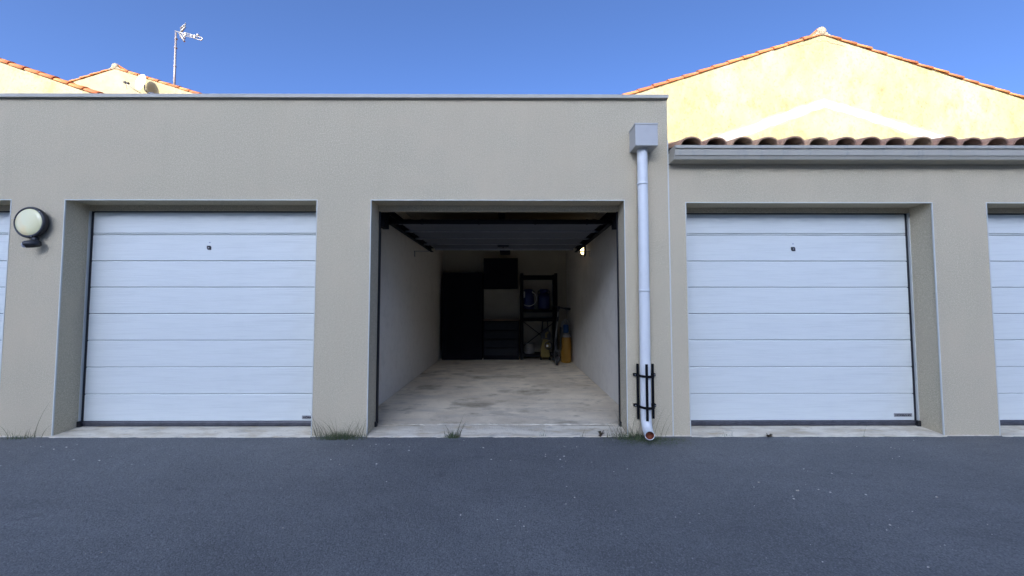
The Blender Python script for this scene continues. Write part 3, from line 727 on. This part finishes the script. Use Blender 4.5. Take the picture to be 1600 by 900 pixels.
# wardrobe
t = thing('tall_cabinet', 'tall black two-door cabinet against the back wall at left', 'cabinet', (-1.06, 8.35, FZ))
m = MB(); m.box(-1.50, -.625, 8.17, 8.595, FZ, 1.935); m.build('cabinet_body', M['blackcab'], t)
for x0_, x1_ in ((-1.495, -1.065), (-1.060, -.63)):
    m = MB(); m.box(x0_, x1_, 8.148, 8.169, FZ+.05, 1.93, 0, .003); d = m.build('cabinet_door', M['blackcab'], t)
t = thing('wall_cabinet', 'square black cupboard hung high in the middle of the back wall', 'cabinet', (-.22, 8.6, 1.6))
m = MB(); m.box(-.602, .158, 8.24, 8.597, 1.585, 2.262); m.build('cabinet_body', M['blackcab'], t)
m = MB(); m.box(-.600, .156, 8.218, 8.239, 1.588, 2.259, 0, .003); m.build('cabinet_door', M['blackcab'], t)
t = thing('drawer_chest', 'dark four-drawer tool chest with a wooden top, under the wall cabinet', 'tool chest', (-.21, 8.35, FZ))
m = MB(); m.box(-.60, .182, 8.19, 8.59, FZ, .872); m.build('chest_body', M['blackcab'], t)
m = MB(); m.box(-.612, .190, 8.145, 8.595, .873, .905, 0, .003); m.build('worktop', M['wood'], t)
for z0_, z1_ in ((.675, .845), (.485, .655), (.300, .465), (.120, .280)):
    m = MB(); m.box(-.575, .155, 8.166, 8.191, z0_, z1_, 0, .004); d = m.build('drawer', M['drawer'], t)
    m = MB(); m.prism([(8.166, z1_-.004), (8.146, z1_-.008), (8.146, z1_-.03), (8.152, z1_-.03), (8.152, z1_-.014), (8.166, z1_-.012)], -.54, .12); m.build('drawer_pull', M['drawer'], d)
# rack
t = thing('shelf_rack', 'tall black steel shelving rack with crossed braces by the tool chest', 'shelf rack', (.62, 8.35, FZ))
for x in (.215, .965):
    for y in (8.16, 8.54):
        m = MB(); m.box(x, x+.065, y, y+.045, FZ, 1.92, 0, .003); m.build('post', M['blackmetal'], t)
for z, h in ((1.80, .075), (1.055, .06), (.86, .075), (.095, .05)):
    m = MB(); m.box(.28, .965, 8.165, 8.58, z, z+h*.4) if z > .2 and z < 1.7 else None
    m.box(.28, .965, 8.163, 8.19, z, z+h); m.box(.28, .965, 8.55, 8.577, z, z+h)
    if z < 1.7: m.box(.28, .965, 8.19, 8.55, z+h-.018, z+h-.002)
    m.build('shelf', M['blackmetal'], t)
for (xa, za), (xb, zb) in (((.28, .85), (.97, .32)), ((.28, .32), (.97, .85))):
    dy = 0 if za > zb else .012
    m = MB(); m.tube([(xa, 8.575+dy-.4, za), (xb, 8.575+dy-.4, zb)], .009, 6); m.build('brace', M['blackmetal'], t)
def barrel(x, label):
    t = thing('water_canister', label, 'canister', (x, 8.36, 1.115), 'blue canisters on the rack')
    m = MB(); m.lathe([(.10, 0), (.128, .012), (.135, .05), (.137, .24), (.131, .30), (.105, .36), (.085, .385), (.085, .40)], (x, 8.36, 1.116), 'z', 28); m.build('body', M['bluecan'], t)
    m = MB(); m.lathe([(.098, .398), (.100, .405), (.100, .445), (.094, .455), (.05, .462), (.001, .463)], (x, 8.36, 1.116), 'z', 28); m.build('lid', M['bluecan'], t)
    for s in (-1, 1):
        m = MB(); m.tube([(x+s*.10, 8.36, 1.44), (x+s*.135, 8.36, 1.47), (x+s*.128, 8.36, 1.53), (x+s*.085, 8.36, 1.545)], .012, 8); m.build('carry_handle', M['black'], t)
    return t
t = barrel(.395, 'blue canister with a white hose looped around it, left on the rack')
m = MB(); m.tube([(.395+.175*math.cos(rad(a_)), 8.20-.01*math.sin(rad(a_)), 1.36+.165*math.sin(rad(a_))) for a_ in range(-125, 66, 10)], .0065, 8); m.build('hose', M['white'], t)
m = MB(); m.box(.29, .318, 8.222, 8.25, 1.38, 1.52); m.build('paper_tag', M['white'], t)
barrel(.748, 'plain blue canister with a screw lid, right on the rack')
# steel pot on the low shelf
t = thing('steel_pot', 'round steel pot standing on the lowest shelf of the rack', 'pot', (.42, 8.34, .145))
m = MB(); m.lathe([(.105, 0), (.116, .010), (.116, .215), (.121, .220), (.121, .226), (.112, .226), (.112, .012), (.001, .010)], (.415, 8.34, .1445), 'z', 28); m.build('pot_body', M['steel'], t)
m = MB(); m.tube([(.298, 8.30, .33), (.285, 8.22, .30), (.335, 8.205, .27), (.40, 8.20, .26)], .006, 6); m.build('bail', M['galv'], t)
# pressure washer
t = thing('pressure_washer', 'yellow and black pressure washer standing in front of the shelf rack', 'pressure washer', (.76, 8.05, FZ))
m = MB(); m.poly([(.645, .10), (.83, .10), (.83, .42), (.78, .50), (.69, .50), (.645, .30)], 7.95, 8.14); bmesh.ops.bevel(m.bm, geom=list(m.bm.edges), offset=.012, segments=2, affect='EDGES'); m.build('body', M['yelplastic'], t)
m = MB(); m.poly([(.655, .50), (.84, .46), (.86, .60), (.80, .72), (.72, .70), (.66, .60)], 7.96, 8.13); bmesh.ops.bevel(m.bm, geom=list(m.bm.edges), offset=.012, segments=2, affect='EDGES'); m.build('motor_cover', M['black'], t)
m = MB(); m.poly([(.735, .62), (.80, .66), (.81, .62), (.77, .59), (.78, .52), (.735, .52)], 7.945, 7.962); m.build('emblem_panel', M['yelplastic'], t)
m = MB(); m.tube([(.68, 8.12, .66), (.70, 8.13, .88), (.80, 8.13, .88), (.82, 8.12, .66)], .012, 8); m.build('push_handle', M['black'], t)
for k in range(3):
    m = MB(); m.tube([(.80+.075*math.cos(rad(a_)), 7.93-.012*k, .36+.075*math.sin(rad(a_))) for a_ in range(0, 361, 20)], .011, 6); m.build('hose_coil', M['black'], t)
for x in (.66, .85):
    m = MB(); m.lathe([(.03, -.02), (.075, -.018), (.078, 0), (.075, .018), (.03, .02)], (x, 8.12, FZ+.078), 'x', 18); m.build('wheel', M['black'], t)
m = MB(); m.box(.76, .80, 7.925, 7.945, .33, .375, 0, .004); m.build('nozzle_clip', M['white'], t)
# scooter
t = thing('kick_scooter', 'black kick scooter with a silver steering column by the yellow cylinder', 'scooter', (.92, 7.5, FZ))
m = MB(); m.tube([(.965, 7.50, 1.15), (.955, 7.49, 1.07), (.925, 7.47, .80), (.895, 7.45, .53), (.90, 7.43, .33), (.912, 7.42, .22)], [.024, .022, .022, .026, .030, .030], 12); m.build('column', M['black'], t)
for p, q in (((.957, 7.474, 1.085), (.945, 7.466, .985)), ((.934, 7.456, .89), (.897, 7.424, .55))):
    m = MB(); m.tube([p, q], .014, 10); m.build('column_trim', M['steel'], t)
m = MB(); m.tube([(.84, 7.52, 1.205), (.93, 7.51, 1.182), (.99, 7.50, 1.168), (1.08, 7.48, 1.150), (1.19, 7.46, 1.137)], .014, 10); m.build('handlebar', M['black'], t)
for p, q in (((.825, 7.523, 1.209), (.90, 7.513, 1.19)), ((1.085, 7.478, 1.15), (1.20, 7.458, 1.135))):
    m = MB(); m.tube([p, q], .021, 10); m.build('grip', M['gasket'], t)
m = MB(); m.box(.945, .995, 7.47, 7.53, 1.135, 1.195, 0, .008); m.build('display', M['black'], t)
for y, n_ in ((7.40, 'front_wheel'), (8.08, 'rear_wheel')):
    m = MB(); m.lathe([(.02, -.03), (.075, -.026), (.100, -.022), (.108, 0), (.100, .022), (.075, .026), (.02, .03)], (.915, y, FZ+.109), 'x', 24); wh = m.build('wheel', M['gasket'], t)
    m = MB(); m.lathe([(.006, -.034), (.055, -.032), (.055, .032), (.006, .034)], (.915, y, FZ+.109), 'x', 16); m.build('hub', M['galv'], wh)
m = MB(); m.box(.865, .878, 7.36, 7.46, FZ+.09, .33); m.box(.952, .965, 7.36, 7.46, FZ+.09, .33); m.box(.865, .965, 7.37, 7.46, .29, .335, 0, .006); m.build('fork', M['black'], t)
m = MB(); m.box(.835, .995, 7.52, 8.02, .10, .155, 0, .012); m.box(.88, .95, 7.44, 7.56, .13, .30, 0, .012); m.build('deck', M['black'], t)
m = MB(); m.tube([(.985, 7.53, .19), (.985, 7.52, .19)], .013, 10); m.build('reflector', mat('red_reflector', (.5, .02, .03), .3, var=(30, (.4, .02, .02), .4, .8)), t)
# amber cylinder with a blue cap
t = thing('yellow_cylinder', 'tall amber cylinder with a blue cap in the right back corner', 'cylinder', (1.157, 7.78, FZ))
cx, cy = 1.157, 7.80
m = MB(); m.lathe([(.092, 0), (.104, .012), (.107, .03), (.107, .50), (.104, .53)], (cx, cy, FZ), 'z', 32); m.build('body', M['yelcyl'], t)
m = MB(); m.lathe([(.108, .528), (.108, .56), (.095, .60), (.07, .615)], (cx, cy, FZ), 'z', 32); m.build('shoulder', M['galv'], t)
m = MB(); m.lathe([(.052, .61), (.056, .62), (.056, .765), (.05, .785), (.03, .79)], (cx, cy, FZ), 'z', 24); m.build('cap', M['bluecap'], t)
for dx, r_ in ((-.015, .042), (.03, .036)):
    m = MB(); m.tube([(cx+dx+r_*math.cos(rad(a_)), cy-.02+dx*.4, FZ+.79+.105*math.sin(rad(a_))) for a_ in range(0, 181, 15)], .010, 8); m.build('loop_handle', M['steel'], t)
m = MB(); m.tube([(cx-.085, cy-.03, .64), (cx-.088, cy-.03, .80), (cx-.075, cy-.03, .88)], .014, 8); m.build('side_tube', M['steel'], t)
m = MB(); m.box(cx-.128, cx-.098, cy-.06, cy+.0, .28, .76, 0, .006); m.build('strap', M['black'], t)
# lit bulkhead lamp on the right wall
t = thing('bulkhead_lamp', 'small lit oval lamp on the right wall inside the open garage', 'lamp', (1.29, 6.45, 2.17))
m = MB(); m.lathe([(.075, -.001), (.085, -.012), (.085, -.03), (.072, -.034)], (1.2955, 6.42, 2.165), 'x', 24, 0, 1.0, 1.25); m.build('lamp_base', M['black'], t)
m = MB(); m.lathe([(.058, -.03), (.055, -.05), (.042, -.068), (.02, -.078), (.001, -.08)], (1.2955, 6.42, 2.165), 'x', 24, 0, 1.0, 1.25); m.build('lamp_glass', M['litlamp'], t)
m = MB()
for dz in (-.03, .03): m.tube([(1.265, 6.34, 2.165+dz), (1.215, 6.38, 2.165+dz), (1.20, 6.42, 2.165+dz), (1.215, 6.46, 2.165+dz), (1.265, 6.50, 2.165+dz)], .004, 6)
m.build('lamp_guard', M['black'], t)

# ------------------------------------------------------------------ weeds along the wall
def tuft(name, label, cx, cy, spread, depth, nblade, h, nstalk, hs, seed, lean=0, extra=()):
    r = random.Random(seed); m = MB()
    def blade(x, y, hgt, wd, mi, bend, n=6, az=None):
        az = r.uniform(0, 2*math.pi) if az is None else az
        d = Vector((math.cos(az), math.sin(az)*.45-.15, 0)); side = Vector((-d.y, d.x, 0)).normalized() if d.length > .01 else Vector((1, 0, 0))
        if abs(side.x) < .5: side = Vector((.8, .3, 0))
        pts = []; cur = Vector((x, y, -.005)); dirv = Vector((0, 0, 1))+d*.15
        for k in range(n+1):
            pts.append(Vector((cur.x, min(cur.y, W-.004), max(cur.z, -.005))))
            dirv = (dirv+d*bend/n+Vector((0, 0, -.10*bend/n))).normalized(); cur = cur+dirv*hgt/n
        m.strip(pts, [wd*(1-.9*k/n) for k in range(n+1)], side, mi)
    for i in range(nblade):
        q = r.gauss(0, .42); 
        if abs(q) > 1: q = r.uniform(-1, 1)
        hh = h*r.uniform(.4, 1.05)*(1-.45*abs(q))
        blade(cx+q*spread, cy+r.uniform(-depth, depth), hh, r.uniform(.0012, .0026), 0, r.uniform(.3, 2.4))
    for i in range(nstalk):
        q = r.uniform(-1, 1)
        blade(cx+q*spread, cy+r.uniform(-depth, depth)*.6, hs*r.uniform(.45, 1.1), r.uniform(.0016, .0026), 1, r.uniform(.1, 1.0), 8, None if r.random() < .3 else (0 if q+lean > 0 else math.pi)+r.uniform(-.5, .5))
    for (x, hh, bend, az) in extra: blade(cx+x, cy, hh, .0028, 1, bend, 10, az)
    return tag(m.build(name, [M['blade'], M['straw']]), label, 'weed', 'weeds at the foot of the garages')
tuft('grass_tuft', 'thin grass tuft with dry stalks, under the round wall lamp', -4.49, 3.465, .17, .04, 170, .04, 16, .13, 1, extra=((.13, .38, .55, 0), (.2, .20, 1.2, 0), (-.1, .2, 1.0, math.pi)))
tuft('grass_tuft', 'dense dark green tuft at the pier left of the open garage', -1.555, 3.452, .25, .050, 480, .095, 50, .20, 2, extra=((-.14, .26, .9, math.pi), (.19, .2, .2, 0), (-.2, .3, .3, math.pi), (-.05, .25, 1.0, math.pi)))
tuft('grass_tuft', 'small spiky grass clump on the open garage threshold', -.53, 3.466, .075, .025, 120, .11, 14, .22, 3, lean=.02, extra=((.03, .26, .35, 0), (.05, .24, .9, 0)))
tuft('grass_tuft', 'grass tuft with tall stalks around the drainpipe outlet', 1.13, 3.448, .27, .055, 380, .085, 40, .24, 4, extra=((.18, .34, .35, 0), (.24, .3, .5, 0), (-.17, .36, .2, 0), (-.1, .3, .3, math.pi), (.28, .22, .6, 0)))
tuft('grass_tuft', 'sparse weed stalks at the left of the right threshold', 1.99, 3.485, .07, .012, 26, .045, 5, .08, 5)
tuft('grass_tuft', 'single dry stalk on the threshold of the right door', 3.26, 3.478, .02, .008, 8, .03, 1, .05, 6, extra=((0, .17, .35, 0),))
tuft('grass_tuft', 'few thin stalks right of centre on the open garage threshold', .30, 3.485, .04, .01, 16, .04, 3, .12, 8, extra=((.0, .16, .15, 0),))
tuft('grass_tuft', 'lone leaning stalk left of the drainpipe on the open threshold', .66, 3.485, .03, .01, 8, .03, 2, .08, 9, extra=((0, .19, .7, 0),))
def leafy(x, y, label, seed, sz=1):
    r = random.Random(seed); m = MB()
    for i in range(16):
        az = r.uniform(0, 6.28); h = r.uniform(.015, .065)*sz; d = Vector((math.cos(az), math.sin(az)*.6, 0)); s = Vector((-d.y, d.x, .2)).normalized()
        b = Vector((x, y, 0)); p = [b, b+d*.012+Vector((0, 0, h*.6)), b+d*.026+Vector((0, 0, h)), b+d*.040+Vector((0, 0, h*.95))]
        m.strip(p, [.001, .006, .007, .001], s)
    return tag(m.build('broadleaf_weed', M['weed']), label, 'weed', 'weeds at the foot of the garages')
leafy(.83, 3.478, 'small reddish brown broad-leaved weed just left of the drainpipe grass', 3)
leafy(2.38, 3.478, 'low withered weed in front of the right garage door', 5, .45)

# pale grit scattered over the asphalt
m = MB(); r = random.Random(17)
clusters = [(r.uniform(-4.5, 4.5), r.uniform(1.6, 3.3)) for _ in range(26)]
for i in range(240):
    if i % 3: c_ = r.choice(clusters); x, y = c_[0]+r.gauss(0, .18), c_[1]+r.gauss(0, .08)
    else: x, y = r.uniform(-6, 6), r.uniform(.9, 3.44)
    if y > 3.45: continue
    s = r.choice((.0014, .0018, .0022, .0026, .0034, .0052)) * (1 if y > 2 else .9)
    ic = bmesh.ops.create_icosphere(m.bm, subdivisions=1, radius=s)
    sx, sy, sz = r.uniform(.8, 1.7), r.uniform(.8, 1.5), r.uniform(.4, .8); an = r.uniform(0, 3)
    for v in ic['verts']:
        c0 = v.co.copy(); v.co = Vector((x+(c0.x*math.cos(an)-c0.y*math.sin(an))*sx, y+(c0.x*math.sin(an)+c0.y*math.cos(an))*sy, c0.z*sz+s*.35))
me = bpy.data.meshes.new('grit'); m.bm.to_mesh(me); m.bm.free(); me.materials.append(M['pebble'])
o = link('grit', me); o['kind'] = 'stuff'

# thin moss and creeping grass on the asphalt in front of the pipe outlet
m = MB(); r = random.Random(31)
for i in range(900):
    x = r.gauss(1.27, .17); y = 3.44-abs(r.gauss(0, .085))
    if y < 3.15: continue
    az = r.uniform(0, 6.28); l = r.uniform(.012, .04); d = Vector((math.cos(az), math.sin(az), 0)); sd = Vector((-d.y, d.x, 0))
    b_ = Vector((x, y, .001)); m.strip([b_, b_+d*l*.5+Vector((0, 0, r.uniform(.002, .008))), b_+d*l+Vector((0, 0, r.uniform(.001, .006)))], [.0012, .0013, .0003], sd)
o = m.build('creeping_moss', M['blade']); o['kind'] = 'stuff'
